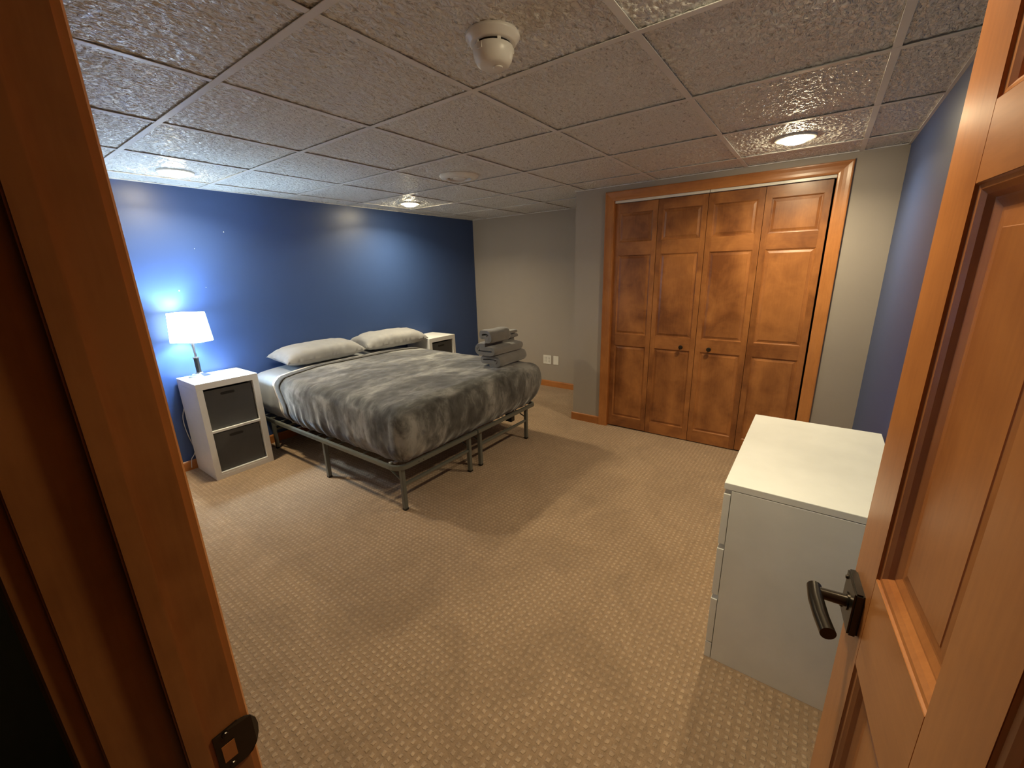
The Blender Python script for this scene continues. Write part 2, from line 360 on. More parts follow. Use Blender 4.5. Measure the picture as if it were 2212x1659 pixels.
# ------------------------------------------------------------------ entry door frame
CAS = [(0, 0), (0, .008), (.003, .0105), (.010, .012), (.022, .0125), (.036, .0145), (.044, .0165), (.050, .018), (.055, .018), (.057, .016), (.057, 0)]
CASW = [(w_*.075/.057, t_) for w_, t_ in CAS]
def casing(name, parent, prof, mats, P, U, V, Nn, a0, a1, b0, b1, kind):
    """a flat casing run. P origin, U outward (width) direction, V along, Nn normal; ends: length at w: from a0+a1*w to b0+b1*w"""
    vs = []; P, U, V, Nn = map(Vector, (P, U, V, Nn))
    for (k0, k1) in ((a0, a1), (b0, b1)):
        for (w_, t_) in prof: vs.append(P + U*w_ + Nn*t_ + V*(k0 + k1*w_))
    n = len(prof); fs = [(i, (i+1) % n, n+(i+1) % n, n+i) for i in range(n)] + [tuple(range(n)), tuple(range(2*n-1, n-1, -1))]
    return MB().add(vs, fs).build(name, mats, parent)
fr = empty('door_frame', (0, 0, 0)); tag(fr, 'orange pine door jamb and casing of the entry doorway, filling the left edge', 'door frame', kind=S)
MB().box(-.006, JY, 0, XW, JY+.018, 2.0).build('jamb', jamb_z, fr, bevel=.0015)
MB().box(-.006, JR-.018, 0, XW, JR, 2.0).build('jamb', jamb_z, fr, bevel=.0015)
MB().box(-.006, JR-.018, 1.992, XW, JY+.018, 2.01).build('head_jamb', pine_y, fr, bevel=.0015)
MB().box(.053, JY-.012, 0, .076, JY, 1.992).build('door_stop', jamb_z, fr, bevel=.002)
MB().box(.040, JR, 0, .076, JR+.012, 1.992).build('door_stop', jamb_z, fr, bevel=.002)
MB().box(.053, JR, 1.98, .076, JY, 1.992).build('door_stop', pine_y, fr, bevel=.002)
CASH = [(0, 0), (0, .017), (.003, .019), (.03, .0195), (.054, .024), (.057, .022), (.057, 0)]
for (px, nn, CS) in ((XW, 1, CAS), (-.006, -1, CASH)):
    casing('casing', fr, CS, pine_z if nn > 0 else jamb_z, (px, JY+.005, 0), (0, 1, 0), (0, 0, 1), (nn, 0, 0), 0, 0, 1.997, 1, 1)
    casing('casing', fr, CS, pine_z, (px, JR-.005, 0), (0, -1, 0), (0, 0, 1), (nn, 0, 0), 0, 0, 1.997, 1, 1)
    casing('head_casing', fr, CS, pine_y, (px, JR-.005, 1.997), (0, 0, 1), (0, 1, 0), (nn, 0, 0), 0, -1, JY-JR+.01, 1, 1)
# strike plate: a flat plate on the jamb with a rounded lip
sp = MB(); pts = []
zc = .823; hw = .040
outline = [(.082, zc-.034), (.082, zc+.034), (.112, zc+.036)]
for k in range(0, 9):
    a = PI/2 - PI*k/8; outline.append((.112 + .0235*math.cos(a), zc + .035*math.sin(a)))
def yy(x): return JY - .0022 + (0.006*((x-.116)/.02)**2 if x > .116 else 0)
n = len(outline); vs = [(x, yy(x), z) for x, z in outline] + [(x, yy(x)+.002, z) for x, z in outline]
sp.add(vs, [tuple(range(n)), tuple(range(2*n-1, n-1, -1))] + [(i, (i+1) % n, n+(i+1) % n, n+i) for i in range(n)])
spo = sp.build('strike_plate', m_bronze, fr)
MB().box(.0885, JY-.0028, zc-.016, .104, JY-.0021, zc+.012).build('latch_hole', pine_z, spo)
for dz in (-.027, .027): MB().lathe([(0.0001, JY-.0036), (.0035, JY-.0034), (.0042, JY-.0022)], .096, zc+dz, 12, axis='y').build('screw', m_bronze, spo)

# ------------------------------------------------------------------ panelled doors
def panel_mesh(u0, v0, u1, v1, loops, thick, yaxis):
    """raised panel: concentric loops (inset, depth). yaxis False: u=x, v=z, n=+y ; True: u=y, v=z, n=-x"""
    mb = MB(); vs = []; fs = []
    for (ins, dep) in loops:
        for (u, v) in ((u0+ins, v0+ins), (u1-ins, v0+ins), (u1-ins, v1-ins), (u0+ins, v1-ins)):
            vs.append((u, -dep, v) if not yaxis else (dep, u, v))
    for i in range(len(loops)-1):
        for k in range(4): fs.append((i*4+k, i*4+(k+1) % 4, (i+1)*4+(k+1) % 4, (i+1)*4+k))
    L_ = (len(loops)-1)*4; fs.append((L_, L_+1, L_+2, L_+3))
    b_ = len(vs)
    for (u, v) in ((u0, v0), (u1, v0), (u1, v1), (u0, v1)): vs.append((u, -thick, v) if not yaxis else (thick, u, v))
    for k in range(4): fs.append((k, (k+1) % 4, b_+(k+1) % 4, b_+k))
    fs.append((b_, b_+1, b_+2, b_+3)); return mb.add(vs, fs)
STICK = [(0, .0005), (.0015, .0035), (.007, .0045), (.013, .009), (.018, .0150), (.0205, .0155), (.0275, .0185), (.030, .0195)]
RAISE = [(.030, .0195), (.034, .0195), (.052, .0165), (.053, .0155)]
dd = empty('door_1', (.205*math.sin(math.radians(5.5)), -.205*math.cos(math.radians(5.5)), 0), math.radians(5.5))
tag(dd, 'open orange pine six-panel entry door with a dark lever handle', 'door', kind=S)
T0, T1, DT = .122, .855, .035
st = [(.745, T1), (.404, .509), (T0, .215)]
vb, vt = .012, 1.985
for (a, b_) in st: MB().box(a, -DT, vb if (a != .404) else .235, b_, 0, vt if a != .404 else 1.87).build('stile', pine_z, dd, bevel=.0008)
cols = [(.509, .745), (.215, .404)]
rails = [(vb, .235), (.804, .971), (1.533, 1.622), (1.87, vt)]
for (v0, v1) in rails:
    if v0 in (.804, 1.533):
        for (u0, u1) in cols: MB().box(u0, -DT, v0, u1, 0, v1).build('rail', pine_x, dd, bevel=.0008)
    else: MB().box(.215, -DT, v0, .745, 0, v1).build('rail', pine_x, dd, bevel=.0008)
for (u0, u1) in cols:
    for (v0, v1) in ((.235, .804), (.971, 1.533), (1.622, 1.87)):
        p = panel_mesh(u0, v0, u1, v1, STICK + RAISE[1:], DT-.006, False).build('panel', pine_z, dd)
lh = empty('lever_handle'); lh.parent = dd; lh['label'] = 'dark bronze lever on a square plate'
ru, rv = .803, .876
MB().box(ru-.037, .0, rv-.042, ru+.037, .014, rv+.042).build('rose', m_bronze, lh, bevel=.003)
lv = MB().tube([(ru, .010, rv), (ru, .016, rv), (ru, .0161, rv), (ru, .056, rv)], .011, 18, radii=[.0155, .0155, .0105, .0095])
lv.tube([(ru+.014, .060, rv), (ru-.02, .060, rv-.001), (ru-.06, .056, rv-.002), (ru-.095, .050, rv-.003)], .0115, 18, radii=[.0115, .012, .0115, .0115])
lv.build('lever', m_bronze, lh, smooth=True)
for (du, dv) in ((.026, .030), (.026, -.030)): MB().lathe([(.0001, .0175), (.003, .017), (.0042, .014)], ru+du, rv+dv, 12, axis='y').build('screw', m_bronze, lh, smooth=True)
MB().box(T1-.0005, -.030, rv-.028, T1+.0015, -.005, rv+.028).build('latch_plate', m_bronze, dd)
for hz in (.25, 1.0, 1.75):
    MB().tube([(T0-.004, .002-DT, hz-.045), (T0-.004, .002-DT, hz+.045)], .006, 12).build('hinge', m_bronze, dd, smooth=True)

# closet casing, jamb, track, folding doors
cf = empty('closet_frame'); tag(cf, 'orange pine casing and jamb around the closet doors', 'door frame', kind=S)
OY0, OY1, OZ = .003, 1.466, 1.975
casing('casing', cf, CASW, pine_z, (XC, OY1-.001, 0), (0, 1, 0), (0, 0, 1), (-1, 0, 0), 0, 0, OZ-.005, 1, 1)
casing('casing', cf, CASW, pine_z, (XC, OY0+.005, 0), (0, -1, 0), (0, 0, 1), (-1, 0, 0), 0, 0, OZ-.005, 1, 1)
casing('head_casing', cf, [(w_*.95, t_) for w_, t_ in CASW], pine_y, (XC, OY0+.005, OZ-.006), (0, 0, 1), (0, 1, 0), (-1, 0, 0), 0, -1.05, OY1-OY0-.006, 1.05, 1)
MB().box(XC+.0005, OY1-.003, 0, XC+.118, OY1, OZ).build('jamb', pine_z, cf)
MB().box(XC+.0005, OY0, 0, XC+.118, OY0+.003, OZ).build('jamb', pine_z, cf)
MB().box(XC+.0005, OY0+.003, OZ-.003, XC+.118, OY1-.003, OZ).build('head_jamb', pine_y, cf)
tr = empty('closet_track', (0, 0, 0)); tag(tr, 'white metal folding door track under the closet head casing', 'door track', kind=S)
for (a, b_) in ((OY0+.006, .737), (.741, OY1-.006)):
    MB().box(XC+.0015, a, 1.951, XC+.0035, b_, 1.9715).box(XC+.034, a, 1.951, XC+.036, b_, 1.9715).box(XC+.0015, a, 1.969, XC+.036, b_, 1.9715).build('track_rail', m_track, tr, bevel=.0004, seg=1)
for y in (.035, .72, .757, 1.44): MB().tube([(XC+.021, y, 1.948), (XC+.021, y, 1.969)], .004, 10).build('pivot_pin', m_chrome, tr)
XD = XC+.0225
LS = [(0, .0005), (.0012, .0024), (.004, .003), (.007, .0065), (.009, .0068)]
LR = [(.012, .0068), (.026, .0032), (.0268, .0018)]
def leaf(parent, y0, y1, z0, z1, knob=None):
    s_ = .038; zs = [(z0, .106), (.775, .877), (1.540, 1.645), (1.873, z1)]; T_ = .028
    lf = MB().box(0, y0, z0, T_, y0+s_, z1, 0).box(0, y1-s_, z0, T_, y1, z1, 0)
    for (a, b_) in zs: lf.box(0, y0+s_, a, T_, y1-s_, b_, 1)
    lo = lf.build('leaf', [alder_z, alder_y], parent, bevel=.0009); lo.location = (XD, 0, 0)
    for (a, b_) in ((.106, .775), (.877, 1.540), (1.645, 1.873)):
        panel_mesh(y0+s_, a, y1-s_, b_, LS+LR, T_-.004, True).build('panel', alder_z, lo)
    if knob:
        k = MB().lathe([(.0085, 0), (.0085, -.002), (.0055, -.005), (.0055, -.014), (.010, -.017), (.0165, -.021), (.0175, -.027), (.014, -.032), (.0001, -.034)], knob[0], knob[1], 24, axis='x')
        k.build('knob', m_bronze, lo, smooth=True)
d2 = empty('door_2'); tag(d2, 'left pair of brown stained folding closet doors with a dark round knob', 'closet door', kind=S)
leaf(d2, 1.112, 1.4625, .011, 1.9485); leaf(d2, .7495, 1.109, .008, 1.9485, (.852, .8045))
d3 = empty('door_3'); tag(d3, 'right pair of brown stained folding closet doors with a dark round knob, partly behind the dresser', 'closet door', kind=S)
leaf(d3, .3875, .7465, .008, 1.9485, (.641, .8045)); leaf(d3, .020, .3845, .011, 1.9485)

# small white specks where pictures once hung
holes = empty('wall_trim_specks'); bpy.data.objects.remove(holes)
wb = bpy.data.objects['wall_back']
for (x, z, r) in ((1.441, 1.787, .0035), (1.073, 1.362, .0045), (1.225, 1.659, .002), (1.245, 1.377, .002)):
    MB().lathe([(.0001, YB-.002), (r*.7, YB-.0018), (r, YB)], x, z, 10, axis='y').build('wall_anchor', m_whitep, wb)

# ------------------------------------------------------------------ recessed lights
for (k, x, y, lab) in LIGHTS:
    t = empty('recessed_light', (x, y, CEIL)); tag(t, lab, 'ceiling light', 'recessed ceiling lights')
    MB().lathe([(.096, .005), (.097, -.001), (.094, -.005), (.085, -.0065), (.070, -.004), (.066, .0), (.066, .012), (.09, .012)], n=40, close=True).build('trim_ring', m_whitep, t, smooth=True)
    ds = MB().lathe([(.0655, .003), (.060, -.008), (.056, -.016), (.046, -.022), (.024, -.027), (.0002, -.0285)], n=36).build('lens', m_lens_dim if k == 'near' else m_lens, t, smooth=True)
    ld = bpy.data.lights.new('downlight', 'AREA'); ld.shape = 'DISK'; ld.size = .11; ld.energy = P_DOWN * (.42 if k == 'near' else .78 if k == 'right' else 1.2 if k == 'far mid' else 1); ld.color = WARM; ld.spread = math.radians(125 if k == 'near' else 150)
    lo = bpy.data.objects.new('downlight', ld); link(lo, t); lo.location = (0, 0, -.030)

# ------------------------------------------------------------------ smoke detector, air diffuser
sd = empty('smoke_detector', (1.094, .842, CEIL)); tag(sd, 'round cream smoke detector mounted on a ceiling tile', 'smoke detector')
MB().lathe([(.0002, .004), (.074, .004), (.0765, -.001), (.0755, -.006), (.070, -.012), (.066, -.019), (.062, -.022), (.0002, -.022)], n=48).build('base_ring', m_whitep, sd, smooth=True)
MB().lathe([(.0002, -.021), (.051, -.021), (.051, -.030), (.0002, -.030)], n=40).build('vent_gap', m_dark, sd)
bd = MB().lathe([(.0002, -.029), (.0565, -.029), (.058, -.033), (.057, -.044), (.053, -.058), (.046, -.069), (.036, -.0745), (.0002, -.076)], n=48).build('body', m_whitep, sd, smooth=True)
MB().lathe([(.0002, -.0755), (.014, -.0755), (.014, -.0785), (.011, -.0795), (.0002, -.0795)], .004, -.012, 24).build('test_button', m_whitep, bd, smooth=True)
for k in range(5):
    a = 2*PI*k/5 + .35; c_, s_ = math.cos(a), math.sin(a)
    MB().obox((c_*.052, s_*.052, -.0205), (c_*.052, s_*.052, -.0305), .010, .006, (c_, s_, 0)).build('rib', m_whitep, sd)
for a in (-.9, 1.2, 3.1):
    c_, s_ = math.cos(a), math.sin(a); MB().obox((c_*.0565, s_*.0565, -.031), (c_*.0575, s_*.0575, -.046), .016, .003, (c_, s_, 0)).build('clip', m_whitep, bd)
av = empty('air_diffuser', (2.335, 2.13, CEIL)); tag(av, 'round white air diffuser on the ceiling over the foot of the bed', 'air vent')
MB().lathe([(.134, .004), (.135, -.002), (.128, -.010), (.105, -.019), (.084, -.020), (.080, -.012), (.080, .003)], n=48, close=True).build('flange', m_whitep, av, smooth=True)
MB().lathe([(.0002, .0035), (.079, .0035), (.079, .0015), (.0002, .0015)], n=32).build('duct_opening', m_dark, av)
MB().lathe([(.070, -.006), (.071, -.008), (.052, -.016), (.051, -.014)], n=40, close=True).build('louvre_ring', m_whitep, av, smooth=True)
MB().lathe([(.0002, -.020), (.03, -.021), (.046, -.018), (.048, -.015), (.0002, -.010)], n=32).build('centre_cone', m_whitep, av, smooth=True)

# wall plates in the alcove
wo = empty('wall_outlet', (XA, 2.664, .344)); tag(wo, 'white double wall outlet plate with four sockets in the alcove', 'outlet')
MB().box(-.006, -.058, -.056, 0, .058, .056).build('cover_plate', m_whitep, wo, bevel=.002)
for y in (-.024, .024):
    for z in (-.0195, .0195):
        f_ = MB().box(-.0085, y-.016, z-.0145, -.005, y+.016, z+.0145).build('receptacle', m_whitep, wo, bevel=.002)
        MB().box(-.0092, y-.008, z-.004, -.008, y-.006, z+.006).box(-.0092, y+.006, z-.004, -.008, y+.008, z+.006).build('slot', m_black, f_)
bp = empty('blank_wall_plate', (XA, 2.538, .344)); tag(bp, 'narrow white blank wall plate right of the double outlet', 'wall plate')
MB().box(-.006, -.0375, -.056, 0, .0375, .056).build('cover_plate', m_whitep, bp, bevel=.002)
for z in (-.042, .042): MB().lathe([(.0001, -.0072), (.003, -.007), (.0035, -.006)], 0, z, 10, axis='x').build('screw', m_whitep, bp)

# ------------------------------------------------------------------ nightstands with fabric bins
def nightstand(x0, x1, label):
    t = empty('nightstand', (x0, 3.408, 0)); tag(t, label, 'nightstand'); W = x1-x0; D = .375; H = .734
    MB().box(0, 0, H-.046, W, D, H).build('top', m_white, t, bevel=.0012)
    MB().box(0, 0, .034, .039, D, H-.046).build('side_panel', m_white, t, bevel=.0008)
    MB().box(W-.041, 0, .034, W, D, H-.046).build('side_panel', m_white, t, bevel=.0008)
    MB().box(0, 0, 0, W, D, .034).build('plinth', m_white, t, bevel=.0008)
    MB().box(.039, .001, .034, W-.041, D, .049).build('bottom_shelf', m_white, t, bevel=.0005)
    MB().box(.039, .001, .357, W-.041, D, .374).build('shelf', m_white, t, bevel=.0005)
    MB().box(.039, D-.006, .049, W-.041, D, H-.046).build('back_panel', m_white, t)
    return t
def fbin(x0, z0, label):
    W, H, D = .312, .296, .33; t = empty('fabric_bin', (x0, 3.428, z0)); tag(t, label, 'storage bin', 'grey fabric bins in the nightstands')
    MB().box(0, 0, 0, W, .006, H).box(0, D-.006, 0, W, D, H).box(0, .006, 0, .005, D-.006, H).box(W-.005, .006, 0, W, D-.006, H).box(.005, .006, 0, W-.005, D-.006, .004).build('fabric_shell', m_bin, t, bevel=.0015)
    o = []; cx, cz, a, r = W/2-.008, H-.038, .047, .0095
    for k in range(9): an = -PI/2+PI*k/8; o.append((cx+a-r+r*math.cos(an), cz+r*math.sin(an)))
    for k in range(9): an = PI/2+PI*k/8; o.append((cx-a+r+r*math.cos(an), cz+r*math.sin(an)))
    n_ = len(o); MB().add([(x, -.0012, z) for x, z in o]+[(x, .001, z) for x, z in o], [tuple(range(n_)), tuple(range(2*n_-1, n_-1, -1))]+[(i, (i+1) % n_, n_+(i+1) % n_, n_+i) for i in range(n_)]).build('handle_slot', m_black, t)
    return t
nightstand(.923, 1.328, 'white two-cube nightstand left of the bed, under the table lamp')
fbin(.966, .374, 'dark grey fabric bin in the upper cube of the left nightstand')
fbin(.966, .049, 'dark grey fabric bin in the lower cube of the left nightstand')
nightstand(3.108, 3.513, 'white nightstand on the far side of the bed, in the corner')
fbin(3.151, .374, 'grey fabric bin in the far nightstand, just above the bed edge')

# ------------------------------------------------------------------ table lamp
LX, LY, LZ, LA = 1.028, 3.625, .734, math.radians(-58)
lamp = empty('table_lamp', (LX, LY, LZ), LA); tag(lamp, 'lit table lamp with white rectangular shade and dark square stem on the left nightstand', 'lamp')
lamp.scale = (1, 1, 1)
def octo(a, b_, c_): return [(-a+c_, -b_), (a-c_, -b_), (a, -b_+c_), (a, b_-c_), (a-c_, b_), (-a+c_, b_), (-a, b_-c_), (-a, -b_+c_)]
def loft(levels, caps=True):
    mb = MB(); vs = []; fs = []; n_ = len(levels[0][0])
    for pts_, z in levels: vs += [(x, y, z) for x, y in pts_]
    for i in range(len(levels)-1):
        for k in range(n_): fs.append((i*n_+k, i*n_+(k+1) % n_, (i+1)*n_+(k+1) % n_, (i+1)*n_+k))
    if caps: fs.append(tuple(range(n_))); fs.append(tuple((len(levels)-1)*n_+k for k in range(n_)))
    return mb.add(vs, fs)
loft([(octo(.064, .050, .016), 0), (octo(.064, .050, .016), .018), (octo(.056, .043, .013), .021), (octo(.024, .022, .004), .034), (octo(.017, .017, .003), .038)]).build('base', m_chrome, lamp, bevel=.001)
loft([(octo(.0165, .0165, .002), .036), (octo(.0165, .0165, .002), .044)]).build('collar', m_chrome, lamp)
loft([(octo(.0115, .0115, .001), .044), (octo(.0115, .0115, .001), .150)]).build('stem', m_black, lamp)
loft([(octo(.0150, .0150, .002), .150), (octo(.0150, .0150, .002), .157)]).build('collar', m_chrome, lamp)
MB().lathe([(.0085, .157), (.006, .175), (.0075, .215), (.0125, .262), (.014, .30), (.013, .33), (.0002, .33)], n=20).build('neck', m_chrome, lamp, smooth=True)
sh = MB(); oa = octo(.128, .080, .032); ob = octo(.111, .067, .026)
n_ = 8; z0, z1 = .274, .478
def ring(pts_, z, k=1.0): return [(x*k, y*k, z) for x, y in pts_]
vs = ring(oa, z0) + ring(ob, z1) + ring(ob, z1, .985) + ring(oa, z0, .985)
fs = []
for i in range(4):
    j = (i+1) % 4
    for k in range(8): fs.append((i*8+k, i*8+(k+1) % 8, j*8+(k+1) % 8, j*8+k))
sh.add(vs, fs).build('lamp_shade', m_shade, lamp)
MB().tube([(.035, -.03, .30), (.036, -.031, .19)], .0012, 6).tube([(.036, -.031, .19), (.036, -.031, .172)], .0035, 10).build('pull_chain', m_chrome, lamp)
bl = bpy.data.lights.new('bulb', 'POINT'); bl.energy = P_TABLE; bl.color = COOL; bl.shadow_soft_size = .03
bo = bpy.data.objects.new('bulb', bl); link(bo, lamp); bo.location = (0, 0, .385)
cpts = []
def lw(x, y, z):   # world -> lamp local
    dx, dy = x-LX, y-LY; c_, s_ = math.cos(-LA), math.sin(-LA); return (dx*c_-dy*s_, dx*s_+dy*c_, z-LZ)
raw = [(1.05, 3.70, .740), (1.04, 3.78, .740), (1.02, 3.793, .72), (.97, 3.794, .60), (.915, 3.792, .46), (.905, 3.792, .38), (.912, 3.79, .28), (.925, 3.79, .20), (.930, 3.788, .15), (.915, 3.788, .11), (.895, 3.787, .085), (.880, 3.78, .01)]
for i in range(len(raw)-1):
    for k in range(5):
        t_ = k/5; p0 = raw[max(i-1, 0)]; p1 = raw[i]; p2 = raw[i+1]; p3 = raw[min(i+2, len(raw)-1)]
        cpts.append(lw(*[.5*((2*b1)+(-a1+c1)*t_+(2*a1-5*b1+4*c1-d1)*t_**2+(-a1+3*b1-3*c1+d1)*t_**3) for a1, b1, c1, d1 in zip(p0, p1, p2, p3)]))
MB().tube(cpts, .0028, 8).build('power_cord', m_cord, lamp, smooth=True)

# ------------------------------------------------------------------ dresser
dr = empty('dresser', (1.427, -.296, 0)); tag(dr, 'white three-drawer dresser standing against the right wall behind the open door', 'dresser')
DW, DD, DH = .804, .466, .738
MB().box(0, 0, DH-.023, DW, DD, DH).build('top', m_dresser, dr, bevel=.001)
MB().box(0, .004, 0, .018, DD-.024, DH-.025).build('side_panel', m_dresser, dr, bevel=.0006)
MB().box(DW-.018, .004, 0, DW, DD-.024, DH-.025).build('side_panel', m_dresser, dr, bevel=.0006)
MB().box(.018, .004, .02, DW-.018, .010, DH-.03).build('back_panel', m_dresser, dr)
MB().box(.018, DD-.10, .0, DW-.018, DD-.026, .06).build('bottom_rail', m_dresser, dr)
MB().box(.018, DD-.06, DH-.06, DW-.018, DD-.026, DH-.024).build('top_rail', m_dresser, dr)
MB().box(0, DD-.022, 0, DW, DD-.001, .070).build('plinth', m_dresser, dr, bevel=.0006)
for (a, b_) in ((.502, .697), (.288, .481), (.0735, .267)):
    dw = MB().box(0, DD-.022, a, DW, DD-.001, b_).build('drawer', m_dresser, dr, bevel=.0008)
    MB().box(.02, .03, a+.01, .032, DD-.022, b_-.03).box(DW-.032, .03, a+.01, DW-.02, DD-.022, b_-.03).box(.032, .03, a+.01, DW-.032, DD-.022, a+.016).box(.032, .03, a+.016, DW-.032, .04, b_-.03).build('drawer_box', m_dresser, dw)

# ------------------------------------------------------------------ bed frame
bf = empty('bed_frame', (2.16, 2.8, 0)); tag(bf, 'grey metal platform bed frame with thin square legs under the mattress', 'bed frame')
def W2(p): return (p[0]-2.16, p[1]-2.8, p[2])
RX0, RX1, RY0, RY1, RZ = 1.408, 2.915, 1.905, 3.74, .300
def railpath(left):
    r = .075; pts_ = []
    if left:
        pts_ = [(RX0, RY1, RZ), (RX0, RY0+r, RZ)] + [(RX0+r-r*math.cos(PI/2*k/6), RY0+r-r*math.sin(PI/2*k/6), RZ) for k in range(1, 7)] + [(2.128, RY0, RZ)]
    else:
        pts_ = [(RX1, RY1, RZ), (RX1, RY0+.03, RZ), (RX1-.03, RY0, RZ), (2.134, RY0, RZ)]
    return pts_
def sweep(pts_, wd, ht):
    mb = MB(); vs = []; fs = []
    for i, p in enumerate(pts_):
        a = Vector(pts_[max(i-1, 0)]); c_ = Vector(pts_[min(i+1, len(pts_)-1)]); d = (c_-a).normalized()
        if 0 < i < len(pts_)-1:
            d = ((Vector(p)-a).normalized() + (c_-Vector(p)).normalized()).normalized()
        r = d.cross(Vector((0, 0, 1))).normalized()*wd/2; u = Vector((0, 0, ht/2)); P = Vector(p)
        vs += [W2(P-r-u), W2(P+r-u), W2(P+r+u), W2(P-r+u)]
    for i in range(len(pts_)-1):
        for k in range(4): fs.append((i*4+k, i*4+(k+1) % 4, (i+1)*4+(k+1) % 4, (i+1)*4+k))
    e = (len(pts_)-1)*4; fs += [(0, 1, 2, 3), (e, e+1, e+2, e+3)]
    return mb.add(vs, fs)
sweep(railpath(True), .022, .030).build('rail', m_bedmetal, bf, bevel=.003)
sweep(railpath(False), .022, .030).build('rail', m_bedmetal, bf, bevel=.003)
def leg(x, y, top=.287, bx=None):
    bx = x if bx is None else bx; c_ = .0135
    MB().obox(W2((bx, y, .012)), W2((x, y, top)), 2*c_, 2*c_, (0, 1, 0)).build('leg', m_bedmetal, bf, bevel=.002)
    MB().box(*W2((bx-c_-.001, y-c_-.001, 0)), *W2((bx+c_+.001, y+c_+.001, .014))).build('foot_cap', m_black, bf, bevel=.001)
legs = [(1.452, 1.932), (2.066, 1.932), (2.188, 1.932), (2.812, 1.932)]
for (x, y) in legs: leg(x, y)
for (x, y) in ((1.424, 2.752), (2.10, 2.80), (2.16, 2.80), (2.898, 2.752)): leg(x, y)
for (x, y) in ((1.470, 3.640), (2.066, 3.640), (2.188, 3.640), (2.812, 3.640)): leg(x, y)
def bar(a, b_, wd=.018, ht=.018, name='stretcher'): return MB().obox(W2(a), W2(b_), wd, ht).build(name, m_bedmetal, bf, bevel=.0015)
for (a, b_) in ((1.465, 2.053), (2.201, 2.799)):
    bar((a, 1.932, .173), (b_, 1.932, .173)); bar((a, 3.640, .173), (b_, 3.640, .173))
for (x, y0) in ((1.452, 1.94), (2.066, 1.94), (2.188, 1.94), (2.812, 1.94)):
    bar((x, y0+.01, .205), (x, y0+.19, .285), .012, .006, 'brace')
for (x, y0) in ((1.470, 3.63), (2.066, 3.63), (2.188, 3.63), (2.812, 3.63)):
    bar((x, y0-.01, .205), (x, y0-.19, .285), .012, .006, 'brace')
for x in (2.10, 2.16): bar((x, RY0+.02, .290), (x, RY1, .290), .020, .020, 'centre_beam')
bar((1.43, 2.752, .290), (2.08, 2.80, .290), .018, .018, 'cross_bar'); bar((2.18, 2.80, .290), (2.89, 2.752, .290), .018, .018, 'cross_bar')
for k in range(13):
    y = 2.0 + k*.14; mb = MB().tube([W2((RX0+.012, y, .309)), W2((2.9, y, .309))], .0028, 6); mb.build('slat_wire', m_bedmetal, bf)
for k in range(9):
    x = 1.50 + k*.165; MB().tube([W2((x, RY0+.012, .3035)), W2((x, RY1, .3035))], .0025, 6).build('slat_wire', m_bedmetal, bf)
for (x, y) in ((1.435, 2.01), (1.455, 1.99), (2.88, 2.0)):
    MB().box(*W2((x-.012, y-.009, .306)), *W2((x+.012, y+.009, .318))).build('wire_clip', m_cord, bf, bevel=.002)
# black plastic leg bracket hanging below the far rail
MB().box(*W2((2.85, 2.12, .10)), *W2((2.905, 2.19, .288))).build('plastic_bracket', m_black, bf, bevel=.004)
for x in (1.56, 1.60): MB().lathe([(.0001, -.0014), (.003, -.001), (.0035, 0)], 0, 0, 10, axis='y').build('rivet', m_black, bf).location = W2((x, RY0-.0112, .300))

# ------------------------------------------------------------------ mattress, sheet, blanket
def toph(x, y):
    u = max(-1, min(1, (x-2.17)/.76)); return .650 + .040*(1-u**4)*(.55+.45*(y-1.86)/1.9)
def rbox(x0, x1, y0, y1, z0, r, off=0.0, nx=70, ny=80, nz=18, faces='LRFT', disp=None, ridge=None):
    """rounded box cover: faces Left, Right, Foot, Top (and Head)"""
    mb = MB(); idx = {}; vs = []; fs = []
    X0, X1, Y0, Y1 = x0-off, x1+off, y0-off, y1
    def P(i, j, k):
        key = (i, j, k)
        if key in idx: return idx[key]
        x = X0+(X1-X0)*i/nx; y = Y0+(Y1-Y0)*j/ny; zt = toph(x, y)+off; z = z0+(zt-z0)*k/nz
        cx = min(max(x, X0+r), X1-r); cy = max(y, Y0+r); cz = min(z, zt-r)
        if 'H' in faces: cy = min(cy, Y1-r)
        if 'b' in faces: cz = max(cz, z0+r)
        c_ = Vector((cx, cy, cz)); q = Vector((x, y, z))-c_
        nn = q.normalized() if q.length > 1e-6 else Vector((0, 0, 1)); p = c_+nn*r
        if disp: p = p + nn*disp(p, nn)
        idx[key] = len(vs); vs.append(tuple(p)); return idx[key]
    def quad(a, b_, c_, d_): fs.append((P(*a), P(*b_), P(*c_), P(*d_)))
    for i in range(nx):
        for j in range(ny):
            quad((i, j, nz), (i+1, j, nz), (i+1, j+1, nz), (i, j+1, nz))
            if 'B' in faces: quad((i, j, 0), (i, j+1, 0), (i+1, j+1, 0), (i+1, j, 0))
    for k in range(nz):
        for j in range(ny): quad((0, j, k), (0, j, k+1), (0, j+1, k+1), (0, j+1, k)); quad((nx, j, k), (nx, j+1, k), (nx, j+1, k+1), (nx, j, k+1))
        for i in range(nx):
            if 'F' in faces: quad((i, 0, k), (i+1, 0, k), (i+1, 0, k+1), (i, 0, k+1))
            if 'H' in faces: quad((i, ny, k), (i, ny, k+1), (i+1, ny, k+1), (i+1, ny, k))
    return mb.add(vs, fs)
MX0, MX1, MY0, MY1 = 1.440, 2.885, 1.905, 3.79
def bulge(p, nn):
    t = max(0.0, min(1.0, (.68-p.z)/.35)); q = max(0.0, (t-.72)/.28); a = .050*max(0, -nn.y) + (.066*nn.x if nn.x > 0 else -.012*nn.x)
    return a*math.sin(PI*t**.75) - q*q*(.036*(abs(nn.x)+max(0, -nn.y)))
